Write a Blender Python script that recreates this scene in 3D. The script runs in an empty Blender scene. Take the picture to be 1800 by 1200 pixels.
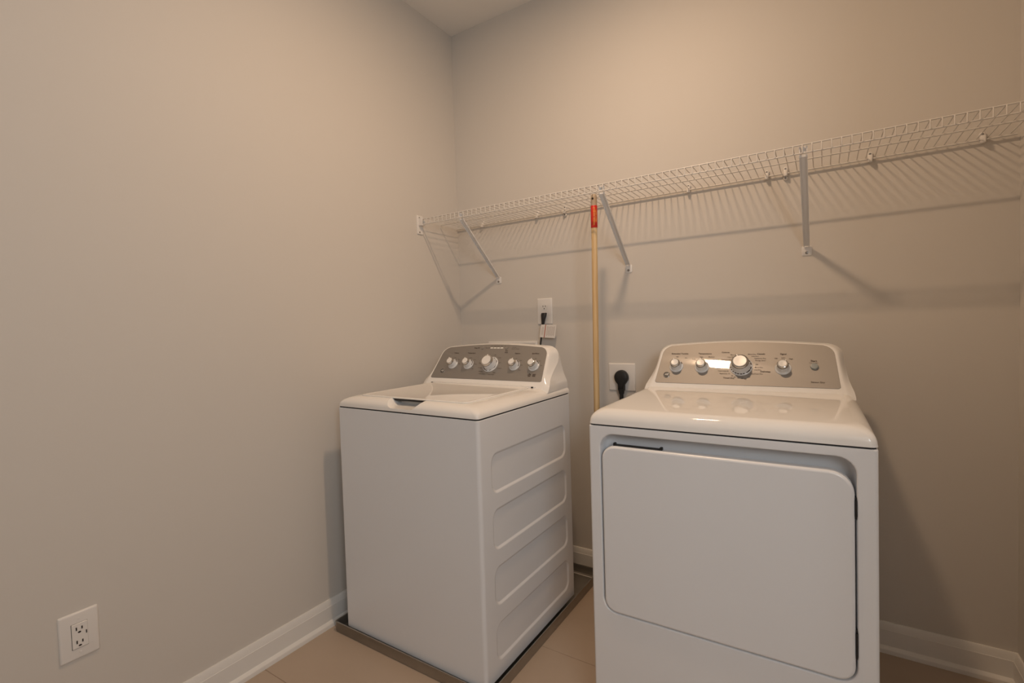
import bpy, bmesh, math, random
from mathutils import Vector, Matrix
random.seed(4)
SC = bpy.context.scene
COL = SC.collection
PI = math.pi

# ------------------------------------------------------------------ camera, world, lights, exposure
H = 2.808            # ceiling height
XR = 2.234           # right wall
YF = -3.00           # front wall, behind the camera
XH = 2.90            # far wall of the added hallway
DY0, DY1, DH = -2.95, -1.50, 2.30   # doorway added in the right wall to let the fill light in
WINY, WINZ = -3.20, 1.95            # centre of the made-up hallway window
WINW, WINH = 1.8, 0.8              # and its size
cam = bpy.data.cameras.new('camera')
cam.sensor_width = 36.0
cam.lens = 849.394 / 1800 * 36.0
cam.clip_start = 0.02
co = bpy.data.objects.new('camera', cam); COL.objects.link(co)
_f = Vector((-0.5416030, 0.8399740, -0.0333150)); _r = Vector((0.8405984, 0.5407879, -0.0307027)); _u = Vector((0.0077731, 0.0446332, 0.9989732))
co.matrix_world = Matrix(((_r.x, _u.x, -_f.x, 1.71653), (_r.y, _u.y, -_f.y, -2.13614), (_r.z, _u.z, -_f.z, 1.20491), (0, 0, 0, 1)))
SC.camera = co

w = bpy.data.worlds.new('world'); SC.world = w; w.use_nodes = True
w.node_tree.nodes['Background'].inputs[0].default_value = (0.05, 0.05, 0.055, 1)
w.node_tree.nodes['Background'].inputs[1].default_value = 0.2

def light(name, kind, loc, energy, col, **kw):
    l = bpy.data.lights.new(name, kind); l.energy = energy; l.color = col
    for k, v in kw.items(): setattr(l, k, v)
    o = bpy.data.objects.new(name, l); COL.objects.link(o); o.location = loc
    return o
# warm ceiling lamp over the machines (its fixture is built further down)
light('ceiling_lamp_light', 'AREA', (1.115, -0.966, H - 0.032), 15.0, (1.0, 0.686, 0.437), shape='ELLIPSE', size=0.17, size_y=0.06)
# added cool fill light at an invented hallway window, entering through the added doorway
wl = light('hallway_fill_light', 'AREA', (XH - 0.05, WINY, WINZ), 36.1, (0.933, 1.0, 1.055), shape='RECTANGLE', size=WINW, size_y=WINH)
wl.rotation_euler = (PI / 2, 0, PI / 2)

vs = SC.view_settings
SC.display_settings.display_device = 'sRGB'
vs.view_transform = 'Standard'; vs.look = 'None'; vs.gamma = 1.0; vs.use_curve_mapping = False
vs.exposure = 0.0

# ------------------------------------------------------------------ materials
def mat(name, col, rough=0.5, metal=0.0, coat=0.0, bump=None, var=None, aniso=0.0, spec=0.5):
    m = bpy.data.materials.new(name); m.use_nodes = True
    nt = m.node_tree; b = nt.nodes['Principled BSDF']
    b.inputs['Base Color'].default_value = (*col, 1)
    b.inputs['Roughness'].default_value = rough
    b.inputs['Metallic'].default_value = metal
    b.inputs['Coat Weight'].default_value = coat
    b.inputs['Specular IOR Level'].default_value = spec
    b.inputs['Anisotropic'].default_value = aniso
    tc = nt.nodes.new('ShaderNodeTexCoord')
    if var:
        sc, amt = var
        n = nt.nodes.new('ShaderNodeTexNoise'); n.inputs['Scale'].default_value = sc; n.inputs['Detail'].default_value = 4
        nt.links.new(tc.outputs['Object'], n.inputs['Vector'])
        mx = nt.nodes.new('ShaderNodeMix'); mx.data_type = 'RGBA'
        mx.inputs[6].default_value = (*[c * (1 - amt) for c in col], 1); mx.inputs[7].default_value = (*[min(1, c * (1 + amt)) for c in col], 1)
        nt.links.new(n.outputs['Fac'], mx.inputs[0]); nt.links.new(mx.outputs[2], b.inputs['Base Color'])
    if bump:
        sc, st, dist = bump
        n = nt.nodes.new('ShaderNodeTexNoise'); n.inputs['Scale'].default_value = sc; n.inputs['Detail'].default_value = 3
        nt.links.new(tc.outputs['Object'], n.inputs['Vector'])
        bp = nt.nodes.new('ShaderNodeBump'); bp.inputs['Strength'].default_value = st; bp.inputs['Distance'].default_value = dist
        nt.links.new(n.outputs['Fac'], bp.inputs['Height']); nt.links.new(bp.outputs['Normal'], b.inputs['Normal'])
    return m
def stretch(m, node_scale):
    pass
M_WALL = mat('wall_paint', (0.66, 0.625, 0.58), 0.62, bump=(180, 0.06, 0.002), spec=0.35)
M_CEIL = mat('ceiling_paint', (0.84, 0.825, 0.80), 0.9, bump=(120, 0.05, 0.002), spec=0.2)
M_TRIM = mat('trim_paint', (0.80, 0.785, 0.755), 0.38, bump=(60, 0.03, 0.001))
M_TILE = mat('floor_tile', (0.47, 0.37, 0.285), 0.45, var=(3.5, 0.10), bump=(40, 0.04, 0.001))
M_GROUT = mat('tile_grout', (0.36, 0.27, 0.20), 0.9, bump=(300, 0.2, 0.001))
M_ENAMEL = mat('white_enamel', (0.82, 0.825, 0.84), 0.26)
M_TOP = mat('glossy_white_top', (0.86, 0.845, 0.82), 0.04)
M_PLASTIC = mat('white_plastic', (0.80, 0.785, 0.76), 0.28)
M_SEAM = mat('dark_seam', (0.015, 0.015, 0.016), 0.7)
def brushed(name, col, spec):
    # brushed metal under a clear overlay: broad metallic sheen plus a sharp glint drawn out along the brushing
    m = bpy.data.materials.new(name); m.use_nodes = True; nt = m.node_tree; b = nt.nodes['Principled BSDF']
    b.inputs['Base Color'].default_value = (*col, 1); b.inputs['Metallic'].default_value = 0.8; b.inputs['Roughness'].default_value = 0.56
    tc = nt.nodes.new('ShaderNodeTexCoord'); mp = nt.nodes.new('ShaderNodeMapping'); mp.inputs['Scale'].default_value = (6, 900, 900)
    n = nt.nodes.new('ShaderNodeTexNoise'); n.inputs['Scale'].default_value = 1.0
    bp = nt.nodes.new('ShaderNodeBump'); bp.inputs['Strength'].default_value = 0.02; bp.inputs['Distance'].default_value = 0.0003
    nt.links.new(tc.outputs['Object'], mp.inputs['Vector']); nt.links.new(mp.outputs[0], n.inputs['Vector']); nt.links.new(n.outputs['Fac'], bp.inputs['Height']); nt.links.new(bp.outputs['Normal'], b.inputs['Normal'])
    g = nt.nodes.new('ShaderNodeBsdfAnisotropic'); g.inputs['Roughness'].default_value = 0.04; g.inputs['Anisotropy'].default_value = -0.85
    cx = nt.nodes.new('ShaderNodeCombineXYZ'); cx.inputs[0].default_value = 1.0; nt.links.new(cx.outputs[0], g.inputs['Tangent'])
    mx = nt.nodes.new('ShaderNodeMixShader'); mx.inputs[0].default_value = spec
    nt.links.new(b.outputs[0], mx.inputs[1]); nt.links.new(g.outputs[0], mx.inputs[2]); nt.links.new(mx.outputs[0], nt.nodes['Material Output'].inputs['Surface'])
    return m
M_PANEL = brushed('brushed_silver_panel', (0.335, 0.318, 0.300), 0.035)
M_CHROME = mat('chrome', (0.62, 0.60, 0.57), 0.14, metal=1.0)
M_SKIRT = mat('pale_grey_plastic', (0.66, 0.68, 0.70), 0.25)
M_BLACK = mat('black_rubber', (0.012, 0.012, 0.013), 0.45)
M_INK = mat('dark_print', (0.07, 0.05, 0.04), 0.6)
M_INKW = mat('white_print', (0.85, 0.83, 0.79), 0.5)
M_GALV = mat('galvanised_steel', (0.40, 0.375, 0.34), 0.36, metal=0.85, var=(18, 0.12))
M_WIRE = mat('white_vinyl_wire', (0.72, 0.69, 0.65), 0.3)
M_BRKT = mat('white_painted_steel', (0.76, 0.745, 0.73), 0.38)
M_SCREW = mat('screw_steel', (0.30, 0.29, 0.28), 0.35, metal=0.9)
M_PLATE = mat('white_outlet_plastic', (0.80, 0.775, 0.745), 0.3)
M_SLOT = mat('slot_dark', (0.03, 0.022, 0.018), 0.8)
M_RED = mat('red_label', (0.62, 0.022, 0.012), 0.4)
M_YEL = mat('yellow_print', (0.90, 0.42, 0.05), 0.45)
M_STRIPE = mat('rust_stripe', (0.42, 0.10, 0.05), 0.6)
M_PAPER = mat('paper_tag', (0.80, 0.76, 0.72), 0.7)
M_BTN = mat('grey_button', (0.30, 0.33, 0.33), 0.3)
M_CAPGREY = mat('weathered_cap', (0.50, 0.41, 0.31), 0.5, var=(60, 0.15))
def wood():
    m = bpy.data.materials.new('pale_pole_wood'); m.use_nodes = True; nt = m.node_tree; b = nt.nodes['Principled BSDF']
    b.inputs['Roughness'].default_value = 0.42
    tc = nt.nodes.new('ShaderNodeTexCoord'); mp = nt.nodes.new('ShaderNodeMapping'); mp.inputs['Scale'].default_value = (90, 90, 3)
    n = nt.nodes.new('ShaderNodeTexNoise'); n.inputs['Scale'].default_value = 1.2; n.inputs['Detail'].default_value = 5
    r = nt.nodes.new('ShaderNodeValToRGB')
    r.color_ramp.elements[0].position = 0.3; r.color_ramp.elements[0].color = (0.58, 0.37, 0.17, 1)
    r.color_ramp.elements[1].position = 0.7; r.color_ramp.elements[1].color = (0.80, 0.59, 0.32, 1)
    nt.links.new(tc.outputs['Object'], mp.inputs['Vector']); nt.links.new(mp.outputs[0], n.inputs['Vector'])
    nt.links.new(n.outputs['Fac'], r.inputs[0]); nt.links.new(r.outputs[0], b.inputs['Base Color'])
    return m
M_WOOD = wood()
def emit(name, col, s):
    m = bpy.data.materials.new(name); m.use_nodes = True; nt = m.node_tree; b = nt.nodes['Principled BSDF']
    b.inputs['Base Color'].default_value = (0.9, 0.9, 0.88, 1); b.inputs['Emission Color'].default_value = (*col, 1); b.inputs['Emission Strength'].default_value = s
    return m
M_DIFF = emit('lamp_diffuser', (1, 0.77, 0.56), 3.0)

# ------------------------------------------------------------------ mesh helpers
def obj(name, bm, m, parent=None, smooth=None, normals=True):
    me = bpy.data.meshes.new(name)
    if normals: bmesh.ops.recalc_face_normals(bm, faces=bm.faces)
    bm.to_mesh(me); bm.free()
    if m is not None: me.materials.append(m)
    if smooth is not None:
        me.shade_smooth(); me.set_sharp_from_angle(angle=math.radians(smooth))
    o = bpy.data.objects.new(name, me); COL.objects.link(o)
    if parent is not None: o.parent = parent
    return o
def thing(name, label, cat, loc=(0, 0, 0), rz=0.0, group=None):
    o = bpy.data.objects.new(name, None); COL.objects.link(o)
    o.empty_display_size = 0.05
    o.location = loc; o.rotation_euler = (0, 0, rz); o['label'] = label; o['category'] = cat
    if group: o['group'] = group
    return o
def weighted(o):
    md = o.modifiers.new('weighted_normals', 'WEIGHTED_NORMAL'); md.mode = 'FACE_AREA'; md.weight = 100; md.keep_sharp = True
    dg = bpy.context.evaluated_depsgraph_get(); dg.update()
    me = bpy.data.meshes.new_from_object(o.evaluated_get(dg)); o.modifiers.clear(); o.data = me
def struct(o): o['kind'] = 'structure'; return o
def dup(o, parent=None):
    c = o.copy(); COL.objects.link(c)
    if parent is not None: c.parent = parent
    return c
def loft(bm, rings, cap0=False, cap1=False, closed=True, skip=None):
    V = [[bm.verts.new(p) for p in r] for r in rings]
    n = len(V[0])
    for a, b in zip(V, V[1:]):
        for i in range(n if closed else n - 1):
            if skip and skip(i): continue
            j = (i + 1) % n
            bm.faces.new((a[i], a[j], b[j], b[i]))
    if cap0: bm.faces.new(V[0][::-1])
    if cap1: bm.faces.new(V[-1])
    return V
def rrect(x0, x1, y0, y1, r, n=5):
    if not isinstance(r, (tuple, list)): r = (r,) * 4
    pts = []
    for (cx, cy, a0, rr) in ((x0 + r[0], y0 + r[0], PI, r[0]), (x1 - r[1], y0 + r[1], 1.5 * PI, r[1]), (x1 - r[2], y1 - r[2], 0, r[2]), (x0 + r[3], y1 - r[3], 0.5 * PI, r[3])):
        for k in range(n):
            a = a0 + 0.5 * PI * k / (n - 1)
            pts.append((cx + rr * math.cos(a), cy + rr * math.sin(a)))
    return pts
def box(bm, x0, x1, y0, y1, z0, z1, bev=0.0, seg=2):
    r = bmesh.ops.create_cube(bm, size=1.0, matrix=Matrix.Translation(((x0 + x1) / 2, (y0 + y1) / 2, (z0 + z1) / 2)) @ Matrix.Diagonal((x1 - x0, y1 - y0, z1 - z0, 1)))
    if bev > 0:
        es = list({e for v in r['verts'] for e in v.link_edges})
        bmesh.ops.bevel(bm, geom=es, offset=bev, segments=seg, profile=0.5, affect='EDGES')
def frame_of(d):
    d = d.normalized(); a = Vector((0, 0, 1)) if abs(d.z) < 0.9 else Vector((1, 0, 0))
    u = d.cross(a).normalized(); return u, d.cross(u).normalized()
def tube(bm, pts, r, n=8, cap=True):
    pts = [Vector(p) for p in pts]; rings = []
    u = None
    for i, p in enumerate(pts):
        if i == 0: d = pts[1] - p
        elif i == len(pts) - 1: d = p - pts[i - 1]
        else: d = (pts[i + 1] - p).normalized() + (p - pts[i - 1]).normalized()
        d = d.normalized()
        if u is None: u, v = frame_of(d)
        else:
            u = (u - d * u.dot(d)).normalized(); v = d.cross(u)
        rr = r[i] if isinstance(r, (list, tuple)) else r
        rings.append([p + u * rr * math.cos(2 * PI * k / n) + v * rr * math.sin(2 * PI * k / n) for k in range(n)])
    loft(bm, rings, cap, cap)
def lathe(bm, prof, n=24, cap0=True, cap1=True, M=None):
    M = M or Matrix.Identity(4)
    loft(bm, [[M @ Vector((r * math.cos(2 * PI * k / n), r * math.sin(2 * PI * k / n), z)) for k in range(n)] for r, z in prof], cap0, cap1)
def smooth_path(P, k=6):
    P = [Vector(p) for p in P]; out = []
    for i in range(len(P) - 1):
        p0 = P[max(i - 1, 0)]; p1 = P[i]; p2 = P[i + 1]; p3 = P[min(i + 2, len(P) - 1)]
        for j in range(k):
            t = j / k
            out.append(0.5 * ((2 * p1) + (-p0 + p2) * t + (2 * p0 - 5 * p1 + 4 * p2 - p3) * t * t + (-p0 + 3 * p1 - 3 * p2 + p3) * t ** 3))
    out.append(P[-1]); return out
def boolean(target, cutters):
    for c in cutters:
        md = target.modifiers.new('cut', 'BOOLEAN'); md.operation = 'DIFFERENCE'; md.solver = 'EXACT'; md.object = c
    dg = bpy.context.evaluated_depsgraph_get(); dg.update()
    me = bpy.data.meshes.new_from_object(target.evaluated_get(dg))
    target.modifiers.clear(); target.data = me
    for c in cutters: bpy.data.objects.remove(c)
def text_into(bm, s, size, M, align='CENTER', bold=0.0, shear=0.0):
    cu = bpy.data.curves.new('lettering', 'FONT'); cu.body = s; cu.size = size; cu.align_x = align; cu.align_y = 'CENTER'
    cu.resolution_u = 2; cu.offset = bold; cu.shear = shear
    o = bpy.data.objects.new('lettering', cu); COL.objects.link(o)
    dg = bpy.context.evaluated_depsgraph_get(); dg.update()
    me = o.evaluated_get(dg).to_mesh()
    vs_ = [bm.verts.new(M @ v.co) for v in me.vertices]
    for p in me.polygons:
        try: bm.faces.new([vs_[i] for i in p.vertices])
        except ValueError: pass
    o.evaluated_get(dg).to_mesh_clear()
    bpy.data.objects.remove(o); bpy.data.curves.remove(cu)
def rect_into(bm, M, x0, x1, y0, y1, z=0.0):
    bm.faces.new([bm.verts.new(M @ Vector(p)) for p in ((x0, y0, z), (x1, y0, z), (x1, y1, z), (x0, y1, z))])

# ------------------------------------------------------------------ room shell
def slab(name, x0, x1, y0, y1, z0, z1, m):
    bm = bmesh.new(); box(bm, x0, x1, y0, y1, z0, z1); return struct(obj(name, bm, m))
T = 0.1
HY0, HY1 = YF - 1.2, -0.6          # ends of the added hallway
slab('wall_left', -T, 0, YF - T, T, 0, H, M_WALL)
slab('wall_back', 0, XR, 0, T, 0, H, M_WALL)
slab('wall_front', 0, XR, YF - T, YF, 0, H, M_WALL)
bm = bmesh.new(); box(bm, XR, XR + T, DY1, T, 0, H); box(bm, XR, XR + T, HY0 - T, DY0, 0, H); box(bm, XR, XR + T, DY0, DY1, DH, H)
struct(obj('wall_right', bm, M_WALL))
bm = bmesh.new(); box(bm, XR + T, XH + T, HY1, HY1 + T, 0, H); box(bm, XR + T, XH + T, HY0 - T, HY0, 0, H)
box(bm, XH, XH + T, HY0, WINY - WINW / 2, 0, H); box(bm, XH, XH + T, WINY + WINW / 2, HY1, 0, H); box(bm, XH, XH + T, WINY - WINW / 2, WINY + WINW / 2, 0, WINZ - WINH / 2); box(bm, XH, XH + T, WINY - WINW / 2, WINY + WINW / 2, WINZ + WINH / 2, H)
struct(obj('wall_added_hallway', bm, M_WALL))  # unseen hallway, added to carry the fill light
bm = bmesh.new()
for y0, y1, z0, z1 in ((DY0 - 0.06, DY0 + 0.012, 0, DH + 0.06), (DY1 - 0.012, DY1 + 0.06, 0, DH + 0.06), (DY0 + 0.012, DY1 - 0.012, DH - 0.012, DH + 0.06)): box(bm, XR - 0.012, XR + T + 0.012, y0, y1, z0, z1, 0.003, 1)
struct(obj('trim_1', bm, M_TRIM))  # casing of the added doorway
bm = bmesh.new()
for y0, y1, z0, z1 in ((-WINW / 2, 0.05 - WINW / 2, -WINH / 2, WINH / 2), (WINW / 2 - 0.05, WINW / 2, -WINH / 2, WINH / 2), (0.05 - WINW / 2, WINW / 2 - 0.05, -WINH / 2, 0.05 - WINH / 2), (0.05 - WINW / 2, WINW / 2 - 0.05, WINH / 2 - 0.05, WINH / 2), (-0.02, 0.02, 0.05 - WINH / 2, WINH / 2 - 0.05)): box(bm, XH - 0.02, XH + 0.03, WINY + y0, WINY + y1, WINZ + z0, WINZ + z1, 0.003, 1)
struct(obj('added_window_1', bm, M_TRIM))  # frame of the invented window that holds the fill light
slab('ceiling', -T, XH + T, HY0 - T, T, H, H + T, M_CEIL)
fl_ = slab('floor', -T, XH + T, HY0 - T, T, -T, -0.0015, M_GROUT)
# 24 inch floor tiles, grout lines where the photo shows them
xs = [0.0, 0.615, 1.225, 1.835, XR, XH]; ys = [HY0, -3.04, -2.43, -1.822, -1.212, -0.602, 0.0]
for i in range(len(xs) - 1):
    for j in range(len(ys) - 1):
        bm = bmesh.new(); g = 0.0013
        box(bm, xs[i] + g, xs[i + 1] - g, ys[j] + g, ys[j + 1] - g, -0.0015 - 0.004, 0.0, 0.0008, 1)
        obj('floor_tile', bm, M_TILE, fl_)
# baseboards: flat board, bevelled cap, quarter-round shoe
BB = [(0, 0.105), (0.005, 0.105), (0.008, 0.099), (0.009, 0.092), (0.0125, 0.083), (0.0125, 0.081), (0.0138, 0.080), (0.0138, 0.024), (0.019, 0.021), (0.0245, 0.014), (0.026, 0.006), (0.026, 0), (0, 0)]
def baseboard(name, A, B, nrm, m0=0, m1=0):
    A = Vector(A); B = Vector(B); n = Vector(nrm); d = (B - A).normalized()
    bm = bmesh.new()
    loft(bm, [[A + n * o + d * (o * m0) + Vector((0, 0, z)) for o, z in BB], [B + n * o - d * (o * m1) + Vector((0, 0, z)) for o, z in BB]], True, True)
    return struct(obj(name, bm, M_TRIM, smooth=25))
baseboard('baseboard_left', (0, YF, 0), (0, 0, 0), (1, 0, 0), 1, 1)
baseboard('baseboard_back', (0, 0, 0), (XR, 0, 0), (0, -1, 0), 1, 1)
baseboard('baseboard_right', (XR, 0, 0), (XR, DY1 + 0.06, 0), (-1, 0, 0), 1, 0)
baseboard('baseboard_front', (XR, YF, 0), (0, YF, 0), (0, 1, 0), 1, 1)
# oval ceiling fixture that gives the warm light (above the frame)
cl = thing('ceiling_light', 'oval white flush ceiling light above the machines', 'ceiling light', (1.115, -0.966, H))
bm = bmesh.new(); lathe(bm, [(0.0, 0), (0.085, 0), (0.088, -0.008), (0.08, -0.02), (0.06, -0.022), (0.055, -0.016), (0.0, -0.016)], 32, False, False); obj('trim_ring', bm, M_TRIM, cl, 40)
bm = bmesh.new(); lathe(bm, [(0.0, -0.0165), (0.054, -0.0165), (0.05, -0.021), (0.0, -0.022)], 32, False, False); obj('diffuser', bm, M_DIFF, cl, 40)
cl.scale = (1.9, 0.9, 1)

# ------------------------------------------------------------------ control console (washer and dryer share the shape)
def panel_outline(xl, xr, v0, o=0.0, flare=0.0, rb=0.0, nb=4):
    """closed loop of (x, v): bottom edge, slanted sides, rounded shoulders, arched top"""
    cx = (xl + xr) / 2; hw = (xr - xl) / 2
    slope = 0.105; vs_top = 0.169; rc = 0.040; arch = 0.0145
    side = lambda v: hw - slope * max(v, 0) + o
    right = []
    vv = [v0 + (vs_top - rc - v0) * k / 9 for k in range(10)]
    if rb > 0:
        for k in range(nb):
            a = 0.5 * PI * k / nb
            right.append((side(0) - rb + rb * math.sin(a), v0 + rb - rb * math.cos(a)))
        vv = [v for v in vv if v > v0 + rb]
    for v in vv:
        fx = flare * min(1.0, max(0.0, (0.050 - v) / 0.07)) ** 2
        right.append((side(v) + fx, v))
    xe = side(vs_top - rc)
    for k in range(1, 7):
        a = 0.5 * PI * k / 6
        right.append((xe - (rc + o * .5) * (1 - math.cos(a)) - 0.004 * k / 6, vs_top - rc + (rc + o * .25) * math.sin(a)))
    x1 = right[-1][0]; top = vs_top + o * .25
    for k in range(1, 6):
        t = k / 6; right.append((x1 * (1 - t), top + arch * math.sin(t * PI / 2)))
    return [(cx + x, v) for x, v in right] + [(cx, top + arch)] + [(cx - x, v) for x, v in right[::-1]]
def console(parent, xl, xr, yb, zb, tilt, yback, e0, e1, e2):
    """white moulded backsplash + silver panel; returns the panel frame matrix (x along, y up the slope, z out of the panel)"""
    s, c = math.sin(tilt), math.cos(tilt)
    M = Matrix(((1, 0, 0, 0), (0, s, -c, yb), (0, c, s, zb), (0, 0, 0, 1)))
    V0 = -0.050
    def depth(v):
        t = max(0.0, min(1.0, v / 0.18))
        return e0 + (e1 - e0) * min(1.0, t / 0.55) if t < 0.55 else e1 + (e2 - e1) * (t - 0.55) / 0.45
    rings = []
    for o, f in ((0.0045, 0.0), (0.0070, 0.015), (0.0100, 0.06), (0.0130, 0.16), (0.0165, 0.34), (0.0205, 0.62), (0.0245, 0.93), (0.0255, 1.0)):
        r = []
        for x, v in panel_outline(xl, xr, V0, o, 0.004 + 0.009 * f):
            p = M @ Vector((x, v, 0)); r.append((p.x, min(p.y + f * depth(v), yback - 0.004), p.z))
        rings.append(r)
    last = []
    for x, v in panel_outline(xl, xr, V0, 0.0215, 0.013):
        p = M @ Vector((x, v, 0)); t = max(0, min(1, v / 0.18))
        last.append((p.x, yback - 0.022 * t, p.z - 0.006 * t))
    bm = bmesh.new(); loft(bm, rings, True, False); loft(bm, [rings[-1], last], False, True)   # crisp shoulder edge between front moulding and sides
    obj('console', bm, M_TOP, parent, 35)
    bm = bmesh.new()
    out = panel_outline(xl, xr, 0.0, 0.0, 0.0, 0.009)
    loft(bm, [[M @ Vector((x, v, -0.002)) for x, v in out], [M @ Vector((x, v, 0.0012)) for x, v in out], [M @ Vector((xl + (x - xl) * 0.998 + 0.0006, v * 0.996 + 0.0003, 0.0018)) for x, v in out]], False, True)
    p = obj('control_panel', bm, M_PANEL, parent, 30); p['label'] = 'brushed silver panel'
    return M
KNOB = {}
def knob(parent, M, x, v, big=False, ang=0.0):
    if big not in KNOB:
        k = 1.0
        if big:
            rb, rs, rt, rc, h = 0.0385, 0.0295, 0.0275, 0.0225, 0.040
        else:
            rb, rs, rt, rc, h = 0.0255, 0.0185, 0.0168, 0.0135, 0.034
        bm = bmesh.new(); lathe(bm, [(rb, 0.0), (rb, 0.002), (rb - 0.0015, 0.0035), (rs + 0.0025, 0.0045), (rs + .0015, 0.006), (rs, 0.012), (rt + 0.0004, h - 0.011), (rt, h - 0.010)], 32); a = bm
        bm = bmesh.new(); lathe(bm, [(rt - 0.001, h - 0.011), (rt + 0.001, h - 0.0105), (rt + 0.001, h - 0.004), (rt - 0.0006, h - 0.001), (rc + 0.0005, h), (rc, h - 0.001)], 32); b = bm
        bm = bmesh.new(); lathe(bm, [(rc, h - 0.004), (rc, h - 0.0005), (rc - 0.001, h + 0.0008), (rc * 0.6, h + 0.0006), (rc * 0.2, h + 0.0002)], 32)
        box(bm, -0.0016, 0.0016, rc - 0.003, rt + 0.0012, h - 0.004, h + 0.0012, 0.0006, 1); cbm = bm
        meshes = []
        for nm, q, mm in (('control_knob', a, M_SKIRT), ('knob_ring', b, M_CHROME), ('knob_cap', cbm, M_PLASTIC)):
            t = obj(nm, q, mm, None, 35); meshes.append(t.data); bpy.data.objects.remove(t)
        KNOB[big] = meshes
    ms = KNOB[big]
    o = bpy.data.objects.new('control_knob', ms[0]); COL.objects.link(o); o.parent = parent
    o.matrix_local = M @ Matrix.Translation((x, v, 0.0018)) @ Matrix.Rotation(ang, 4, 'Z')
    for nm, me in (('knob_ring', ms[1]), ('knob_cap', ms[2])):
        cobj = bpy.data.objects.new(nm, me); COL.objects.link(cobj); cobj.parent = o
    return o
def dial_ticks(bm, P, x, v, r0, r1, spans):
    for a0, a1 in spans:
        n = 3; a0 = math.radians(a0); a1 = math.radians(a1)
        for k in range(n):
            b0 = a0 + (a1 - a0) * k / n; b1 = a0 + (a1 - a0) * (k + 1) / n
            bm.faces.new([bm.verts.new(P @ Vector((x + r * math.cos(b), v + r * math.sin(b), 0))) for r, b in ((r0, b0), (r1, b0), (r1, b1), (r0, b1))])
def badge(parent, M, x, v):
    bm = bmesh.new(); lathe(bm, [(0.0125, 0), (0.0125, 0.0018), (0.0115, 0.0024), (0.0, 0.0024)], 28, True, False, M @ Matrix.Translation((x, v, 0.0018)))
    b = obj('badge', bm, M_CHROME, parent, 35); b['label'] = 'round dark maker badge'
    bm = bmesh.new(); lathe(bm, [(0.0112, 0.0), (0.0112, 0.0005), (0.0, 0.0006)], 28, True, False, M @ Matrix.Translation((x, v, 0.0042))); obj('badge_disc', bm, M_BLACK, b, 35)
    bm = bmesh.new(); P = M @ Matrix.Translation((x, v, 0.0051))
    text_into(bm, 'GE', 0.0115, P, bold=0.0002, shear=0.25)
    dial_ticks(bm, P, 0, 0, 0.0092, 0.0097, [(a, a + 26) for a in range(0, 360, 40)])
    obj('monogram', bm, M_INKW, b, None, False)

# ------------------------------------------------------------------ top cover: rounded shoulder on three sides
def top_cover(parent, W_, D_, z0, ztop, sx, sy, r=0.014):
    bm = bmesh.new(); rings = []
    h = ztop - z0 - 0.003
    prof = [(0.002, 0.003), (0.0, 0.004), (0.0006, 0.010)]
    N = 9
    for k in range(N + 1):
        a = 0.5 * PI * k / N
        prof.append((None, a))
    for i, (ins, z) in enumerate(prof):
        if ins is None:
            a = z; ix = 0.0008 + (1 - math.cos(a)) * (sx - 0.0008); iy = 0.0008 + (1 - math.cos(a)) * (sy - 0.0008); zz = z0 + 0.010 + (h - 0.007) * math.sin(a)
        else: ix = iy = ins; zz = z0 + z
        rr = r + min(ix, iy) * 0.9
        rings.append([(x, y, zz) for x, y in rrect(ix, W_ - ix, iy, D_ - 0.001 - ix * 0.1, (rr, rr, 0.004, 0.004), 6)])
    loft(bm, rings, True, True)
    return obj('top_cover', bm, M_TOP, parent, 32)
def seam(parent, W_, D_, z):
    bm = bmesh.new(); loft(bm, [[(x, y, zz) for x, y in rrect(0.003, W_ - 0.003, 0.003, D_ - 0.004, 0.011, 4)] for zz in (z - 0.003, z + 0.005)], True, True)
    obj('seam_filler', bm, M_SEAM, parent)  # dark filler in the gap between cabinet and top cover

# ------------------------------------------------------------------ drip pan
pan = thing('drip_pan', 'shallow grey galvanised metal drip pan on the floor under the washing machine', 'drip pan', (0.0596, -0.9398, 0.0))
PW, PD, PH = 0.761, 0.893, 0.043
bm = bmesh.new()
R_ = lambda ins, z, r=0.006: [(x, y, z) for x, y in rrect(ins, PW - ins, ins, PD - ins, r, 3)]
loft(bm, [R_(0.001, 0.0005), R_(0, 0.004), R_(0.0, PH - 0.004), R_(-0.0015, PH - 0.002), R_(-0.001, PH), R_(0.002, PH), R_(0.0035, PH - 0.003), R_(0.003, 0.006), R_(0.006, 0.0025)], True, True)
obj('pan_body', bm, M_GALV, pan, 40)
bm = bmesh.new(); tube(bm, smooth_path([(0.02, PD - 0.010, 0.004), (0.4, PD - 0.012, 0.004), (PW - 0.01, PD - 0.02, 0.004)], 4), 0.0018, 6); o = obj('caulk_bead', bm, M_PAPER, pan, 60)

# ------------------------------------------------------------------ washing machine
WW = 0.686; WD = 0.656; WZ = 0.9068
wm = thing('washing_machine', 'white top-load washing machine with closed lid standing in the metal drip pan', 'washing machine', (0.1132, -0.9251, 0.0), -0.0021)
# cabinet: bottom at 0.03, right side with four embossed (recessed) panels
bm = bmesh.new()
zb, zt = 0.030, WZ
plan = rrect(0, WW, 0, WD, 0.012, 6)     # index: 0-5 front-left, 6-11 front-right, 12-17 back-right, 18-23 back-left
ins = lambda d: rrect(d, WW - d, d, WD - d, 0.012 - d * .5, 6)
loft(bm, [[(x, y, zb) for x, y in ins(0.004)], [(x, y, zb + 0.004) for x, y in plan], [(x, y, zt - 0.003) for x, y in plan], [(x, y, zt - 0.0012) for x, y in ins(0.002)]], True, True, skip=None)
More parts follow.
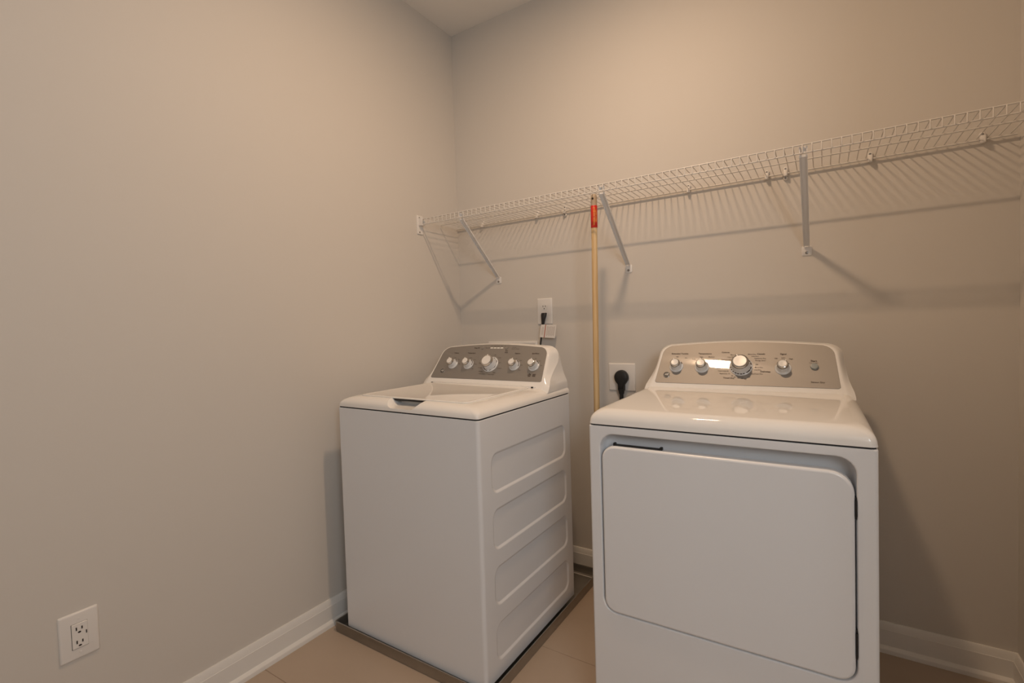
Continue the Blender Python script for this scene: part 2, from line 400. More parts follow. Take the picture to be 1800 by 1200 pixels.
# delete the big right side quad between index 11 and 12
bm.faces.ensure_lookup_table()
for f in [f for f in bm.faces if abs(f.normal.x) > 0.99 and f.calc_center_median().x > WW - 0.001 and f.calc_area() > 0.3]: bm.faces.remove(f)
for f in list(bm.faces):
    f.normal_update()
for f in [f for f in bm.faces if f.calc_center_median().x > WW - 1e-4 and f.calc_area() > 0.3]: bm.faces.remove(f)
y0, y1 = 0.012, WD - 0.012
pans = [(0.084, 0.214), (0.270, 0.404), (0.458, 0.598), (0.648, 0.786)]
bands = [zb + 0.004, 0.242, 0.431, 0.623, zt - 0.003]
for (pz0, pz1), bz0, bz1 in zip(pans, bands, bands[1:]):
    n = 7
    outer = rrect(y0, y1, bz0, bz1, 0.0001, n)
    Q = lambda d, x: [(x, a, b) for a, b in rrect(0.064 + d, 0.602 - d, pz0 + d, pz1 - d, 0.036 - d, n)]
    loft(bm, [[(WW, a, b) for a, b in outer], Q(-0.0015, WW), Q(0, WW - 0.0001), Q(0.003, WW - 0.0010), Q(0.007, WW - 0.0042), Q(0.010, WW - 0.0052)], False, True)
bmesh.ops.remove_doubles(bm, verts=bm.verts, dist=0.00015)
cb_ = obj('cabinet', bm, M_ENAMEL, wm, 28)
bpy.context.view_layer.update()
weighted(cb_)
for (x, y) in ((0.06, 0.06), (WW - 0.06, 0.06), (0.06, WD - 0.06), (WW - 0.06, WD - 0.06)):
    bm = bmesh.new(); lathe(bm, [(0.022, 0.003), (0.024, 0.008), (0.02, 0.014), (0.008, 0.016), (0.008, 0.034)], 14); o = obj('leveling_foot', bm, M_BLACK, wm, 40); o.location = (x, y, 0)
seam(wm, WW, WD, WZ)
ZT = 0.9500
tc_ = top_cover(wm, WW, WD, WZ, ZT, 0.076, 0.046)
# finger scoop in the front slope
bm = bmesh.new()
sc = lambda e, y, z: None
A = [(0.246 - 0.004, -0.02, 0.962), (0.440 + 0.004, -0.02, 0.962), (0.398, -0.02, 0.919), (0.288, -0.02, 0.919)]
B = [(0.250, 0.075, 0.962), (0.436, 0.075, 0.962), (0.410, 0.075, 0.9275), (0.276, 0.075, 0.9275)]
loft(bm, [A, B], True, True)
bmesh.ops.bevel(bm, geom=[e for e in bm.edges if abs((e.verts[0].co - e.verts[1].co).y) > 0.05], offset=0.012, segments=4, profile=0.5, affect='EDGES')
cut = obj('cutter', bm, None, wm)
boolean(tc_, [cut])
tc_.data.shade_smooth(); tc_.data.set_sharp_from_angle(angle=math.radians(32))
bm = bmesh.new(); box(bm, 0.258, 0.428, 0.048, 0.072, ZT - 0.0085, ZT - 0.0025); obj('scoop_shadow_gap', bm, M_SEAM, wm).name = 'lid_gap_shade'  # black box standing in for the shade in the slit under the lid
# lid: flat plate with rolled rim, tongue over the scoop
bm = bmesh.new()
L0 = lambda d, z: [(x, y, z) for x, y in rrect(0.080 + d, 0.608 - d, 0.044 + d, 0.462 - d, (0.022 - d * .5,) * 4, 6)]
loft(bm, [L0(0.003, ZT - 0.002), L0(0.0, ZT + 0.0004), L0(0.0, ZT + 0.002), L0(0.0015, ZT + 0.0036), L0(0.005, ZT + 0.0044), L0(0.009, ZT + 0.0040), L0(0.013, ZT + 0.0030)], True, True)
obj('lid', bm, M_TOP, wm, 50)
# hinge strip behind the lid and the dark hinge slot
bm = bmesh.new(); box(bm, 0.078, 0.624, 0.464, 0.500, ZT - 0.002, ZT + 0.007, 0.003, 2); obj('hinge_strip', bm, M_TOP, wm, 40)
for x in (0.075, 0.6135):
    bm = bmesh.new(); box(bm, x - 0.004, x + 0.004, 0.459, 0.467, ZT - 0.001, ZT + 0.0052, 0.001, 1); obj('lid_hinge', bm, M_BLACK, wm)
PWM = console(wm, 0.045, 0.643, 0.487, 0.972, math.radians(36), WD - 0.002, 0.012, 0.072, 0.034)
P = PWM @ Matrix.Translation((0, 0, 0.0024))
TR = lambda x, v: Matrix.Translation((x - 0.1 * v, v * 1.09, 0))
for i, x in enumerate((0.150, 0.241, 0.490, 0.586)): knob(wm, PWM, x, 0.0745, False, math.radians((25, 20, -10, 0)[i]))
knob(wm, PWM, 0.363, 0.0765, True, math.radians(4))
badge(wm, PWM, 0.104, 0.036)
bm = bmesh.new()
for s, x in (('Volume', 0.157), ('Temperature', 0.246), ('Options', 0.497), ('Spin/Rinse', 0.588)): text_into(bm, s, 0.0085, P @ TR(x, 0.124), bold=0.0002)
for x, sp in ((0.150, ((20, 70),)), (0.241, ((-15, 70),)), (0.490, ((-15, 70),)), (0.586, ((20, 70),))):
    dial_ticks(bm, P @ Matrix.Translation((0, 0, 0.0043)), x, 0.0745, 0.0218, 0.0250, sp)
for x, items in ((0.157, ('Low', 'Med', 'High')), (0.249, ('Cold', 'Cool', 'Warm', 'Hot')), (0.496, ('Off', 'Stain', 'Soak', 'Rinse')), (0.592, ('Off', 'On', 'Max'))):
    for k, s in enumerate(items):
        a = math.radians(88 - 42 * k); text_into(bm, s, 0.006, P @ TR(x + 0.030 * math.cos(a), 0.068 + 0.032 * math.sin(a)), 'CENTER' if k == 0 else 'LEFT')
for k, s in enumerate(('Off', 'Colors', 'Jeans', 'Delicates', 'Bulky', 'Speed Wash')):
    a = math.radians(78 - 33 * k); text_into(bm, s, 0.0066, P @ TR(0.368 + 0.044 * math.cos(a), 0.070 + 0.046 * math.sin(a)), 'LEFT')
for k, s in enumerate(('Cottons', 'Whites', 'Towels', 'Normal', 'Active Wear')):
    a = math.radians(148 + 26 * k); text_into(bm, s, 0.0066, P @ TR(0.368 + 0.045 * math.cos(a), 0.070 + 0.047 * math.sin(a)), 'RIGHT')
text_into(bm, 'Deep Fill', 0.0085, P @ TR(0.268, 0.1495), bold=0.0002)
text_into(bm, 'Auto Soak', 0.0062, P @ TR(0.318, 0.1500), 'LEFT')
for k, s in enumerate(('Fill', 'Wash', 'Rinse', 'Spin', 'Lid')): text_into(bm, s, 0.0058, P @ TR(0.350 + 0.0185 * k, 0.1585))
text_into(bm, 'Start', 0.0075, P @ TR(0.437, 0.136), bold=0.0002); text_into(bm, 'Pause', 0.0075, P @ TR(0.437, 0.128), bold=0.0002)
text_into(bm, 'Lid Lock', 0.0062, P @ TR(0.462, 0.1530), 'LEFT'); text_into(bm, 'Hold To Cancel', 0.0062, P @ TR(0.460, 0.1450), 'LEFT')
# two certification marks at lower right: a solid leaf-like disc and a striped box
dial_ticks(bm, P, 0.578, 0.0290, 0.0015, 0.0080, [(a, a + 50) for a in range(0, 360, 72)])
for k in range(4): rect_into(bm, P, 0.5925, 0.6075, 0.0230 + 0.0035 * k, 0.0250 + 0.0035 * k)
obj('panel_lettering', bm, M_INK, wm, None, False)['kind'] = 'stuff'
bm = bmesh.new(); dial_ticks(bm, P @ Matrix.Translation((0, 0, 0.0043)), 0.363, 0.0765, 0.0322, 0.0356, [(-75, 75), (172, 262)]); obj('dial_scale', bm, M_INK, wm, None, False)['kind'] = 'stuff'
for k in range(4):
    bm = bmesh.new(); x = 0.3365 + 0.0183 * k
    loft(bm, [[P @ Vector((a, b, zz)) for a, b in rrect(x - 0.0075 + d, x + 0.0075 - d, 0.1600 + d, 0.1660 - d, 0.002, 3)] for d, zz in ((0, -0.002), (0, 0.0), (0.0008, 0.0006))], True, True)
    obj('status_light', bm, M_INKW, wm, 40)
for x, v, r in ((0.3010, 0.1500, 0.0075), (0.4330, 0.1510, 0.0088)):
    bm = bmesh.new(); lathe(bm, [(r, -0.002), (r, 0.0008), (r - 0.001, 0.0022), (r * .5, 0.0024), (0, 0.0022)], 20, True, False, P @ TR(x, v)); obj('push_button', bm, M_PANEL, wm, 40)

# ------------------------------------------------------------------ dryer
DW = 0.686; DD = 0.700; DZ = 0.9058
dr = thing('dryer', 'white front-load clothes dryer with a large closed rectangular door', 'dryer', (1.1318, -0.8277, 0.0), 0.0163)
bm = bmesh.new(); n = 7
hz0, hz1, hx0, hx1 = 0.3565, 0.884, 0.0335, 0.6470
O = lambda d, y: [(x, y, z) for x, z in rrect(d, DW - d, 0.018 + d, DZ - d * .3, 0.0035, n)]
Hh = lambda d, y: [(x, y, z) for x, z in rrect(hx0 + d, hx1 - d, hz0 + d, hz1 - d, (0.040 - d * .4,) * 4, n)]
loft(bm, [O(0.003, DD), O(0.0, DD - 0.003), O(0.0, 0.009), O(0.0012, 0.004), O(0.0045, 0.0008), O(0.008, 0.0), Hh(-0.002, 0.0), Hh(0.0, 0.0008), Hh(0.0012, 0.003), Hh(0.002, 0.012), Hh(0.0045, 0.030), Hh(0.012, 0.041), Hh(0.028, 0.046), Hh(0.05, 0.047)], True, True)
weighted(obj('cabinet', bm, M_ENAMEL, dr, 40))
for (x, y) in ((0.05, 0.05), (DW - 0.05, 0.05), (0.05, DD - 0.05), (DW - 0.05, DD - 0.05)):
    bm = bmesh.new(); lathe(bm, [(0.018, 0.0), (0.02, 0.004), (0.016, 0.010), (0.008, 0.012), (0.008, 0.022)], 14); o = obj('leveling_foot', bm, M_BLACK, dr, 40); o.location = (x, y, 0)
# door
bm = bmesh.new()
Dd = lambda d, y: [(x, y, z) for x, z in rrect(0.0395 + d, 0.6420 - d, 0.3615 + d, 0.8500 - d, (0.036 - d, 0.036 - d, 0.050 - d, 0.040 - d), n)]
loft(bm, [Dd(0.004, 0.024), Dd(0.0, 0.022), Dd(0.0, 0.004), Dd(0.0012, -0.0005), Dd(0.004, -0.0035), Dd(0.008, -0.0045)], True, True)
door = obj('door', bm, M_ENAMEL, dr, 40); weighted(door)
bm = bmesh.new(); box(bm, 0.076, 0.207, 0.006, 0.019, 0.8480, 0.8532, 0.001, 1); box(bm, 0.072, 0.079, 0.006, 0.019, 0.8475, 0.8575, 0.0015, 1); box(bm, 0.204, 0.212, 0.006, 0.019, 0.8475, 0.8575, 0.0015, 1)
o = obj('door_pull', bm, M_BLACK, door); o['label'] = 'black finger pull along the top edge'
for za, zc in ((0.742, 0.792), (0.418, 0.486)):
    bm = bmesh.new(); box(bm, 0.6412, 0.6466, 0.002, 0.020, za, zc, 0.001, 1)
    lathe(bm, [(0.0024, za + 0.006), (0.0026, za + 0.008), (0.0026, zc - 0.008), (0.0024, zc - 0.006)], 10, True, True, Matrix.Translation((0.6440, 0.001, 0)))
    obj('door_hinge', bm, M_BLACK, dr, 40)
seam(dr, DW, DD, DZ)
top_cover(dr, DW, DD, DZ, 0.953, 0.040, 0.034)
PDR = console(dr, 0.045, 0.641, 0.550, 0.968, math.radians(36), DD - 0.002, 0.012, 0.072, 0.036)
P = PDR @ Matrix.Translation((0, 0, 0.0024))
TR = lambda x, v: Matrix.Translation((x - 0.002, v * 1.105, 0))
for x, a in ((0.118, 20), (0.211, 8), (0.4765, -35)): knob(dr, PDR, x, 0.0720, False, math.radians(a))
knob(dr, PDR, 0.3440, 0.0770, True, math.radians(25))
badge(dr, PDR, 0.086, 0.0345)
bm = bmesh.new()
for s, x, v, sz in (('Extended Tumble', 0.1265, 0.1175, 0.0088), ('Temperature', 0.2185, 0.1180, 0.0088), ('Signal', 0.4785, 0.1180, 0.0088), ('Start', 0.5690, 0.0935, 0.0095), ('Cottons', 0.2905, 0.1235, 0.0080), ('Casuals', 0.4085, 0.1180, 0.0084), ('Delicates', 0.4245, 0.0520, 0.0084), ('Timed Dry', 0.3080, 0.0250, 0.0084)):
    text_into(bm, s, sz, P @ TR(x, v), bold=0.00022)
text_into(bm, 'Sensor Dry', 0.0084, P @ TR(0.5600, 0.0190), 'LEFT', bold=0.0001)
text_into(bm, 'Push to Start', 0.0050, P @ TR(0.5690, 0.0865))
for s, x, v, al in (('Off', 0.118, 0.104, 'CENTER'), ('On', 0.1470, 0.100, 'LEFT'), ('High', 0.207, 0.1045, 'CENTER'), ('Medium', 0.232, 0.1050, 'LEFT'), ('Low', 0.187, 0.096, 'RIGHT'), ('No heat', 0.2480, 0.0945, 'LEFT'),
                    ('Off', 0.456, 0.101, 'CENTER'), ('Low', 0.4785, 0.1040, 'CENTER'), ('High', 0.5020, 0.1000, 'CENTER')):
    text_into(bm, s, 0.0068, P @ TR(x, v), al, bold=0.00008)
for s, x, v, al in (('More Dry', 0.334, 0.1140, 'RIGHT'), ('Less Dry', 0.322, 0.1050, 'RIGHT'), ('Optimum Dry', 0.314, 0.0955, 'RIGHT'), ('Off', 0.303, 0.0745, 'RIGHT'), ('Quick Fluff 20', 0.3015, 0.0610, 'RIGHT'), ('Dewrinkle 20', 0.3060, 0.0510, 'RIGHT'), ('Rapid Dry 10', 0.3110, 0.0410, 'RIGHT'),
                    ('More Dry', 0.366, 0.1165, 'LEFT'), ('Less Dry', 0.378, 0.1090, 'LEFT'), ('Optimum Dry', 0.388, 0.1010, 'LEFT'), ('Energy Saver', 0.391, 0.0930, 'LEFT'), ('Off', 0.392, 0.0775, 'LEFT'), ('More Dry', 0.3905, 0.0670, 'LEFT'), ('Less Dry', 0.3880, 0.0580, 'LEFT'), ('Optimum Dry', 0.3800, 0.0430, 'LEFT'),
                    ('20', 0.3190, 0.0335, 'CENTER'), ('40', 0.3280, 0.0290, 'CENTER'), ('50', 0.3400, 0.0260, 'CENTER'), ('60', 0.3530, 0.0260, 'CENTER'), ('80', 0.3630, 0.0225, 'CENTER'), ('min', 0.3735, 0.0310, 'CENTER')):
    text_into(bm, s, 0.0064, P @ TR(x, v), al, bold=0.00005)
obj('panel_lettering', bm, M_INK, dr, None, False)['kind'] = 'stuff'
bm = bmesh.new(); dial_ticks(bm, P @ Matrix.Translation((0, 0, 0.0043)), 0.3440, 0.0770, 0.0322, 0.0358, [(30, 52), (8, 26), (-22, -4), (-55, -26), (-76, -66), (-92, -80), (-108, -96), (-124, -112), (-140, -130), (-156, -146), (-172, -164)])
for x, sp in ((0.118, (25, 48)), (0.211, (25, 42)), (0.4765, (40, 62))): dial_ticks(bm, P @ Matrix.Translation((0, 0, 0.0043)), x, 0.0720, 0.0215, 0.0250, [sp])
obj('dial_scale', bm, M_INK, dr, None, False)['kind'] = 'stuff'
bm = bmesh.new(); lathe(bm, [(0.0118, -0.002), (0.0118, 0.004), (0.0105, 0.0065), (0.006, 0.007), (0, 0.0066)], 24, True, False, P @ TR(0.5705, 0.0725)); o = obj('start_button', bm, M_BTN, dr, 40); o['label'] = 'grey round push button'

# ------------------------------------------------------------------ wire shelf
ZS, DS, LIP = 1.7528, 0.3086, 0.0266
sh = thing('wire_shelf', 'long white wire shelf across the back wall above the machines', 'wire shelf', (0.0, 0.0, ZS))
def rail(name, pts, r):
    bm = bmesh.new(); tube(bm, pts, r, 8); return obj(name, bm, M_WIRE, sh, 60)
XE = XR - 0.006
rail('front_rail', [(0.028, -DS, 0), (XE, -DS, 0)], 0.0025)
rail('front_rail', [(0.028, -DS, -LIP), (XE, -DS, -LIP)], 0.0025)
rail('middle_rail', [(0.012, -0.155, -0.0055), (XE, -0.155, -0.0055)], 0.0027)
rail('back_rail', [(0.006, -0.012, -0.0055), (XE - 0.003, -0.012, -0.0055)], 0.0034)
bm = bmesh.new()
tube(bm, [(0, -0.009, 0), (0, -0.16, 0), (0, -DS + 0.006, 0), (0, -DS - 0.0034, -0.0018), (0, -DS - 0.0042, -0.006), (0, -DS - 0.0040, -LIP - 0.001)], 0.0016, 6)
dw = obj('deck_wire', bm, M_WIRE, sh, 60)
nw = int((2.159 - 0.032) / 0.0260)
for k in range(nw + 4):
    x = 2.159 + 0.0260 * 2 - 0.0260 * k
    if x > XE or x < 0.030: continue
    o = dw if k == 0 else dup(dw)
    o.location = (x, 0, 0.0)
def clip_bm(double):
    bm = bmesh.new()
    lathe(bm, [(0.0085, 0.0), (0.0085, 0.006), (0.006, 0.010), (0.0, 0.0105)], 14, True, False, Matrix.Translation((0, 0, 0.012)) @ Matrix.Rotation(PI / 2, 4, 'X'))
    box(bm, -0.007, 0.007, -0.019, 0, -0.016, 0.008, 0.003, 2)
    box(bm, -0.005, 0.005, -0.024, -0.012, -0.017, -0.003, 0.002, 2)
    if double: lathe(bm, [(0.008, 0.0), (0.008, 0.006), (0.006, 0.009), (0.0, 0.0095)], 14, True, False, Matrix.Translation((0, 0, -0.022)) @ Matrix.Rotation(PI / 2, 4, 'X'))
    return bm
ca = cb = None
for x, dbl in ((0.18, 0), (0.518, 0), (0.671, 1), (1.247, 0), (1.538, 0), (1.601, 1), (1.859, 0), (2.147, 0)):
    o = obj('wall_clip', clip_bm(dbl), M_PLATE, sh, 40); o.location = (x, 0, 0.0)
    for zc in ((0.012, -0.022) if dbl else (0.012,)):
        bm = bmesh.new(); lathe(bm, [(0.0036, 0), (0.0036, 0.0014), (0.0, 0.0018)], 10, True, False, Matrix.Translation((0, -0.0098, zc)) @ Matrix.Rotation(PI / 2, 4, 'X')); obj('screw', bm, M_SCREW, o, 40)
# end bracket on the left wall
eb = thing('shelf_end_bracket', 'small white plastic end bracket on the left wall holding the shelf lip', 'bracket', (0, -0.306, 1.725))
bm = bmesh.new(); loft(bm, [[(x, y, z) for y, z in rrect(-0.020 + d, 0.020 - d, -0.046 + d, 0.048 - d, 0.004, 3)] for d, x in ((0, 0.0), (0, 0.004), (0.0015, 0.006))], True, True)
box(bm, 0.004, 0.030, -0.010, 0.010, -0.004, 0.000, 0.001, 1); box(bm, 0.004, 0.030, 0.006, 0.010, 0.000, 0.034, 0.001, 1); box(bm, 0.004, 0.030, -0.012, -0.0085, -0.004, 0.034, 0.001, 1)
obj('wall_plate', bm, M_PLATE, eb, 40)
for zc in (0.036, -0.036):
    bm = bmesh.new(); lathe(bm, [(0.0038, 0), (0.0038, 0.0016), (0, 0.002)], 10, True, False, Matrix.Translation((0.006, -0.006, zc)) @ Matrix.Rotation(PI / 2, 4, 'Y')); obj('screw', bm, M_SCREW, eb, 40)
# diagonal brackets
def shelf_bracket(x, label, zb_):
    t = thing('shelf_bracket', label, 'shelf bracket', (x, 0, zb_), 0, 'diagonal brackets under the wire shelf')
    yt, zt_ = -DS + 0.0048, ZS - 0.004 - zb_
    A = Vector((0, -0.008, 0.010)); Bq = Vector((0, yt + 0.004, ZS - LIP - 0.010 - zb_)); Cq = Vector((0, yt + 0.0025, zt_))
    bm = bmesh.new()
    def strip(path, hw, th):
        rings = []
        for i, p in enumerate(path):
            d = (path[min(i + 1, len(path) - 1)] - path[max(i - 1, 0)]).normalized(); nn = Vector((0, -d.z, d.y))
            w_ = hw[i] if isinstance(hw, (list, tuple)) else hw
            # shallow channel section
            rings.append([p + Vector((-w_, 0, 0)) + nn * -th, p + Vector((w_, 0, 0)) + nn * -th, p + Vector((w_, 0, 0)) + nn * th, p + Vector((w_ * .72, 0, 0)) + nn * th, p + Vector((w_ * .72, 0, 0)) - nn * th * .5, p + Vector((-w_ * .72, 0, 0)) - nn * th * .5, p + Vector((-w_ * .72, 0, 0)) + nn * th, p + Vector((-w_, 0, 0)) + nn * th])
        loft(bm, rings, True, True)
    strip([A, A.lerp(Bq, 0.12), A.lerp(Bq, 0.9), Bq, Cq], [0.010, 0.0105, 0.0115, 0.0115, 0.0115], 0.0030)
    obj('brace', bm, M_BRKT, t, 30)
    bm = bmesh.new(); loft(bm, [[(px_, y, pz) for px_, pz in rrect(-0.0165 + d, 0.0165 - d, -0.024 + d, 0.012 - d, 0.005, 4)] for d, y in ((0, 0.0), (0, -0.0025), (0.001, -0.0035))], True, True)
    obj('wall_plate', bm, M_BRKT, t, 40)
    bm = bmesh.new(); lathe(bm, [(0.0055, 0), (0.005, 0.002), (0.0, 0.003)], 12, True, False, Matrix.Translation((0, -0.0034, -0.013)) @ Matrix.Rotation(PI / 2, 4, 'X')); obj('screw', bm, M_SCREW, t, 40)
shelf_bracket(0.268, 'white diagonal shelf bracket nearest the room corner, above the washing machine', 1.452)
shelf_bracket(0.979, 'white diagonal shelf bracket just right of the wooden pole', 1.450)
shelf_bracket(1.667, 'white diagonal shelf bracket farthest right, above the dryer', 1.456)

# ------------------------------------------------------------------ wooden pole
pb = Vector((0.868, -0.165, 0.0)); pt_ = Vector((0.9095, -0.215, 1.7455))
po = thing('broom_pole', 'long pale wooden broom pole with a red label leaning in the gap between the machines', 'broom pole', pb)
ax = pt_ - pb; L = ax.length; q = Vector((0, 0, 1)).rotation_difference(ax).to_matrix().to_4x4()
def pole_part(name, prof, m, nn=20, parent=po):
    bm = bmesh.new(); lathe(bm, prof, nn); o = obj(name, bm, m, parent, 45)
    if parent is po: o.matrix_local = q
    return o
pole_part('pole', [(0.0115, 0.0), (0.0125, 0.004), (0.0125, L - 0.046)], M_WOOD)
cap = pole_part('pole_cap', [(0.0130, L - 0.050), (0.0132, L - 0.047), (0.0132, L - 0.016), (0.0118, L - 0.006), (0.0085, L - 0.001), (0.0, L)], M_CAPGREY)
bm = bmesh.new(); lathe(bm, [(0.0045, 0), (0.0045, 0.0012), (0.0, 0.0014)], 14, True, False, Matrix.Translation((0, -0.0132, L - 0.020)) @ Matrix.Rotation(PI / 2, 4, 'X')); obj('hang_hole', bm, M_SLOT, cap, 45)
lb = pole_part('label_wrap', [(0.0133, L - 0.140), (0.0141, L - 0.139), (0.0141, L - 0.049), (0.0133, L - 0.048)], M_RED); lb['label'] = 'red paper label with yellow lettering'
bm = bmesh.new()
def wrap(tx, y0_, a_deg, size):
    b2 = bmesh.new(); text_into(b2, tx, size, Matrix.Rotation(PI / 2, 4, 'Z'), 'CENTER', bold=0.0003)
    R = 0.01435; mp = {}
    for f in b2.faces:
        for v in f.verts:
            if v not in mp:
                a = math.radians(a_deg) + v.co.x / R
                mp[v] = bm.verts.new((R * math.cos(a), R * math.sin(a), y0_ + v.co.y))
        bm.faces.new([mp[v] for v in f.verts])
    b2.free()
wrap('WOOD HANDLE', L - 0.094, -66, 0.0098)
wrap('HEAVY DUTY', L - 0.092, -30, 0.0085)
obj('label_lettering', bm, M_YEL, lb, None, False)['kind'] = 'stuff'

# ------------------------------------------------------------------ outlets, cords, outlet box
def plate_rings(w2, h2, n=3):
    return [[(x, y, z) for x, z in rrect(-w2 + d, w2 - d, -h2 + d, h2 - d, 0.003, n)] for d, y in ((0, 0.0), (0.0, -0.002), (0.0022, -0.0052), (0.005, -0.006))]
def slot(bm, x, z, w_, h_, y=-0.0085, t=0.0006): box(bm, x - w_ / 2, x + w_ / 2, y - t, y + t, z - h_ / 2, z + h_ / 2)
# decorator outlet low on the left wall
o1 = thing('wall_outlet', 'white rectangular electrical outlet low on the left wall near the baseboard', 'outlet', (0.0, -1.7025, 0.3985), PI / 2)
bm = bmesh.new(); loft(bm, plate_rings(0.0425, 0.064), True, True); obj('cover_plate', bm, M_PLATE, o1, 40)
bm = bmesh.new(); box(bm, -0.0175, 0.0175, -0.0064, -0.0045, -0.0345, 0.0345); gp = obj('insert_gap', bm, M_SLOT, o1); gp.name = 'receptacle_gap'
bm = bmesh.new(); box(bm, -0.0166, 0.0172, -0.0080, -0.0052, -0.0336, 0.0340, 0.0008, 1); rc = obj('receptacle', bm, M_PLATE, o1)
for zc in (0.018, -0.0185):
    for xx, hh in ((-0.0068, 0.0085), (0.0052, 0.0072)):
        bm = bmesh.new(); slot(bm, xx, zc + 0.002, 0.0026, hh); obj('slot', bm, M_SLOT, rc)
    bm = bmesh.new(); lathe(bm, [(0.0028, 0), (0.0028, 0.001), (0.0, 0.001)], 10, True, False, Matrix.Translation((-0.0006, -0.0078, zc - 0.0085)) @ Matrix.Diagonal((1.3, 1, 0.8, 1)) @ Matrix.Rotation(PI / 2, 4, 'X')); obj('ground_slot', bm, M_SLOT, rc)
bm = bmesh.new(); slot(bm, 0.0140, 0.004, 0.0022, 0.0085); obj('slot', bm, M_SLOT, rc)
for zc in (0.046, -0.046):
    bm = bmesh.new(); lathe(bm, [(0.003, 0), (0.0026, 0.0012), (0, 0.0015)], 12, True, False, Matrix.Translation((0, -0.0056, zc)) @ Matrix.Rotation(PI / 2, 4, 'X')); obj('screw', bm, M_PLATE, o1, 40)
# duplex outlet above the washer
o2 = thing('wall_outlet', 'white duplex outlet on the back wall above the washing machine, black plug in it', 'outlet', (0.5420, 0.0, 1.270))
bm = bmesh.new(); loft(bm, plate_rings(0.0425, 0.0655), True, True); obj('cover_plate', bm, M_PLATE, o2, 40)
for zc in (0.0215, -0.0215):
    bm = bmesh.new(); loft(bm, [[(x, y, z + zc) for x, z in rrect(-0.0165, 0.0165, -0.0145, 0.0145, 0.0100, 5)] for y in (-0.005, -0.0078)], True, True); rcp = obj('receptacle', bm, M_PLATE, o2, 40)
    for xx, hh in ((-0.0065, 0.0088), (0.0065, 0.0072)):
        bm = bmesh.new(); slot(bm, xx, zc + 0.004, 0.0024, hh, -0.0079); obj('slot', bm, M_SLOT, rcp)
    bm = bmesh.new(); lathe(bm, [(0.0027, 0), (0.0027, 0.001), (0, 0.001)], 10, True, False, Matrix.Translation((0, -0.0076, zc - 0.008)) @ Matrix.Rotation(PI / 2, 4, 'X')); obj('ground_slot', bm, M_SLOT, rcp)
bm = bmesh.new(); lathe(bm, [(0.0028, 0), (0.0024, 0.0012), (0, 0.0015)], 12, True, False, Matrix.Translation((0, -0.0056, 0)) @ Matrix.Rotation(PI / 2, 4, 'X')); obj('screw', bm, M_PLATE, o2, 40)
# washer cord
wc = thing('power_cord', 'black washing machine power cord with a white warning tag, plugged into the duplex outlet', 'power cord', (0.5420, 0.0, 1.2485))
bm = bmesh.new()
secs = [(0.0135, 0.008, 0.014, -0.016), (0.0155, 0.009, 0.011, -0.018), (0.0150, 0.010, 0.002, -0.020), (0.0105, 0.009, -0.018, -0.020), (0.0078, 0.0075, -0.036, -0.020), (0.0072, 0.007, -0.042, -0.020)]
loft(bm, [[(cx_ + a * math.cos(t), yy + b_ * math.sin(t), zz) for t in [2 * PI * k / 14 for k in range(14)]] for (a, b_, zz, yy), cx_ in zip(secs, (0.004, 0.004, 0.003, 0.000, -0.002, -0.003))], True, True)
obj('plug', bm, M_BLACK, wc, 40)
bm = bmesh.new(); tube(bm, smooth_path([(-0.003, -0.020, -0.038), (-0.006, -0.024, -0.065), (-0.0100, -0.031, -0.120), (-0.0125, -0.035, -0.150), (-0.016, -0.042, -0.22), (-0.03, -0.075, -0.36), (-0.08, -0.155, -0.47), (-0.10, -0.2675, -0.52)], 5), 0.0046, 8)
obj('cable', bm, M_BLACK, wc, 60)
TGA = Vector((-0.0075, -0.030, -0.043)); # folded flag tag round the cord
bm = bmesh.new()
c4 = [Vector((-0.0030, -0.0380, -0.0440)), Vector((0.0800, -0.0340, -0.0470)), Vector((0.0690, -0.0340, -0.1125)), Vector((-0.0145, -0.0380, -0.1065))]
loft(bm, [[p + Vector((0, -0.0006, 0)) for p in c4], [p + Vector((0, 0.0006, 0)) for p in c4]], True, True)
tg = obj('warning_tag', bm, M_PAPER, wc); tg['label'] = 'white printed warning tag with a rust red stripe'
def tagpt(u_, v_): return (c4[0].lerp(c4[1], u_)).lerp(c4[3].lerp(c4[2], u_), v_) + Vector((0, -0.0009, 0))
bm = bmesh.new(); bm.faces.new([bm.verts.new(tagpt(*p)) for p in ((0.285, 0.0), (0.335, 0.0), (0.335, 1.0), (0.285, 1.0))]); obj('tag_stripe', bm, M_STRIPE, tg)
bm = bmesh.new()
for k in range(7):
    u_ = 0.44 + 0.075 * k; bm.faces.new([bm.verts.new(tagpt(*p)) for p in ((u_, 0.12 + 0.02 * (k % 3)), (u_ + 0.022, 0.12 + 0.02 * (k % 3)), (u_ + 0.022, 0.86 - 0.05 * (k % 2)), (u_, 0.86 - 0.05 * (k % 2)))])
for k in range(2):
    u_ = 0.10 + 0.075 * k; bm.faces.new([bm.verts.new(tagpt(*p)) for p in ((u_, 0.2), (u_ + 0.02, 0.2), (u_ + 0.02, 0.8), (u_, 0.8))])
obj('tag_lettering', bm, mat('faded_print', (0.45, 0.38, 0.33), 0.7), tg)
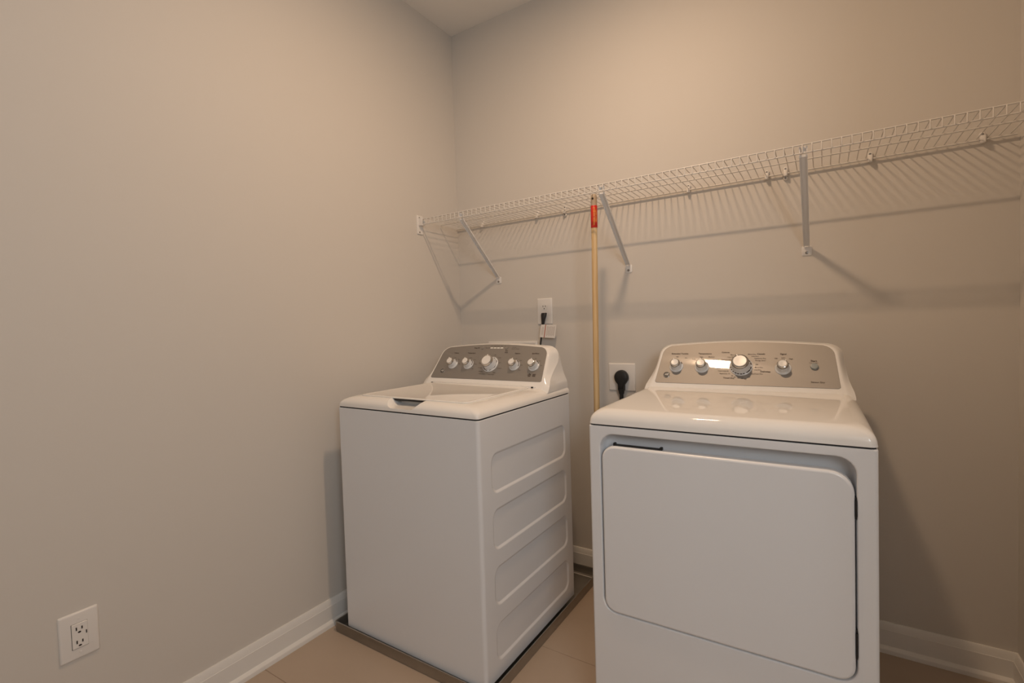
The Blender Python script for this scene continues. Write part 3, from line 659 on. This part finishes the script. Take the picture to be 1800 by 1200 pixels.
# washer supply box recessed behind the washer console
ob = thing('washer_outlet_box', 'white plastic washer outlet box on the back wall behind the washing machine', 'outlet box', (0.3430, 0.0, 1.030))
bm = bmesh.new()
Rb = lambda d, y: [(x, y, z) for x, z in rrect(-0.151 + d, 0.151 - d, -0.091 + d, 0.091 - d, 0.004, 3)]
loft(bm, [Rb(0, -0.0003), Rb(0.0, -0.007), Rb(0.002, -0.009), Rb(0.014, -0.009), Rb(0.016, -0.007), Rb(0.018, -0.002)], True, True)
obj('box_frame', bm, M_PLATE, ob, 40)
for x in (-0.07, 0.07):
    bm = bmesh.new(); lathe(bm, [(0.008, 0.0), (0.008, 0.02), (0.014, 0.021), (0.014, 0.026), (0.006, 0.028)], 14, True, True, Matrix.Translation((x, -0.002, -0.02)) @ Matrix.Rotation(PI / 2, 4, 'X')); obj('valve', bm, M_CHROME, ob, 40)
# dryer outlet and cord
o3 = thing('dryer_outlet', 'square white dryer outlet plate on the back wall beside the dryer', 'outlet', (0.9365, 0.0, 0.952))
bm = bmesh.new(); loft(bm, plate_rings(0.0630, 0.0635), True, True); obj('cover_plate', bm, M_PLATE, o3, 40)
bm = bmesh.new(); lathe(bm, [(0.029, 0.005), (0.029, 0.0072), (0.027, 0.0078), (0.0, 0.0078)], 28, True, False, Matrix.Translation((0.003, 0, 0)) @ Matrix.Rotation(PI / 2, 4, 'X')); obj('receptacle', bm, M_BLACK, o3, 40)
dc = thing('power_cord', 'thick black dryer power cord with a round plug in the square outlet', 'power cord', (0.9395, 0.0, 0.952))
bm = bmesh.new()
# flat round-headed angle plug: outline extruded away from the wall, tapering into the strain relief
prof = [(0.0200 * math.cos(a), 0.0) for a in (0,)]
head = [(0.0325 * math.sin(a), 0.034 * math.cos(a)) for a in [math.radians(d) for d in range(-118, 119, 12)]]
head = [(x, z) for x, z in head] + [(0.0150, -0.034), (0.0145, -0.060), (-0.0145, -0.060), (-0.0150, -0.034)]
def hd(s_, y): return [(x * s_, y, z * s_ + (0.0)) for x, z in head]
loft(bm, [hd(0.94, -0.0078), hd(1.0, -0.011), hd(1.0, -0.024), hd(0.90, -0.032), hd(0.62, -0.036)], True, True)
tube(bm, [(0, -0.021, -0.050), (0, -0.021, -0.062), (0, -0.0215, -0.075)], [0.0150, 0.0135, 0.0115], 12)
obj('plug', bm, M_BLACK, dc, 40)
bm = bmesh.new(); tube(bm, smooth_path([(0, -0.0215, -0.070), (0, -0.022, -0.10), (0.0, -0.024, -0.20), (0.02, -0.035, -0.45), (0.12, -0.05, -0.70), (0.26, -0.075, -0.74), (0.34, -0.114, -0.73)], 5), 0.0090, 10)
obj('cable', bm, M_BLACK, dc, 60)
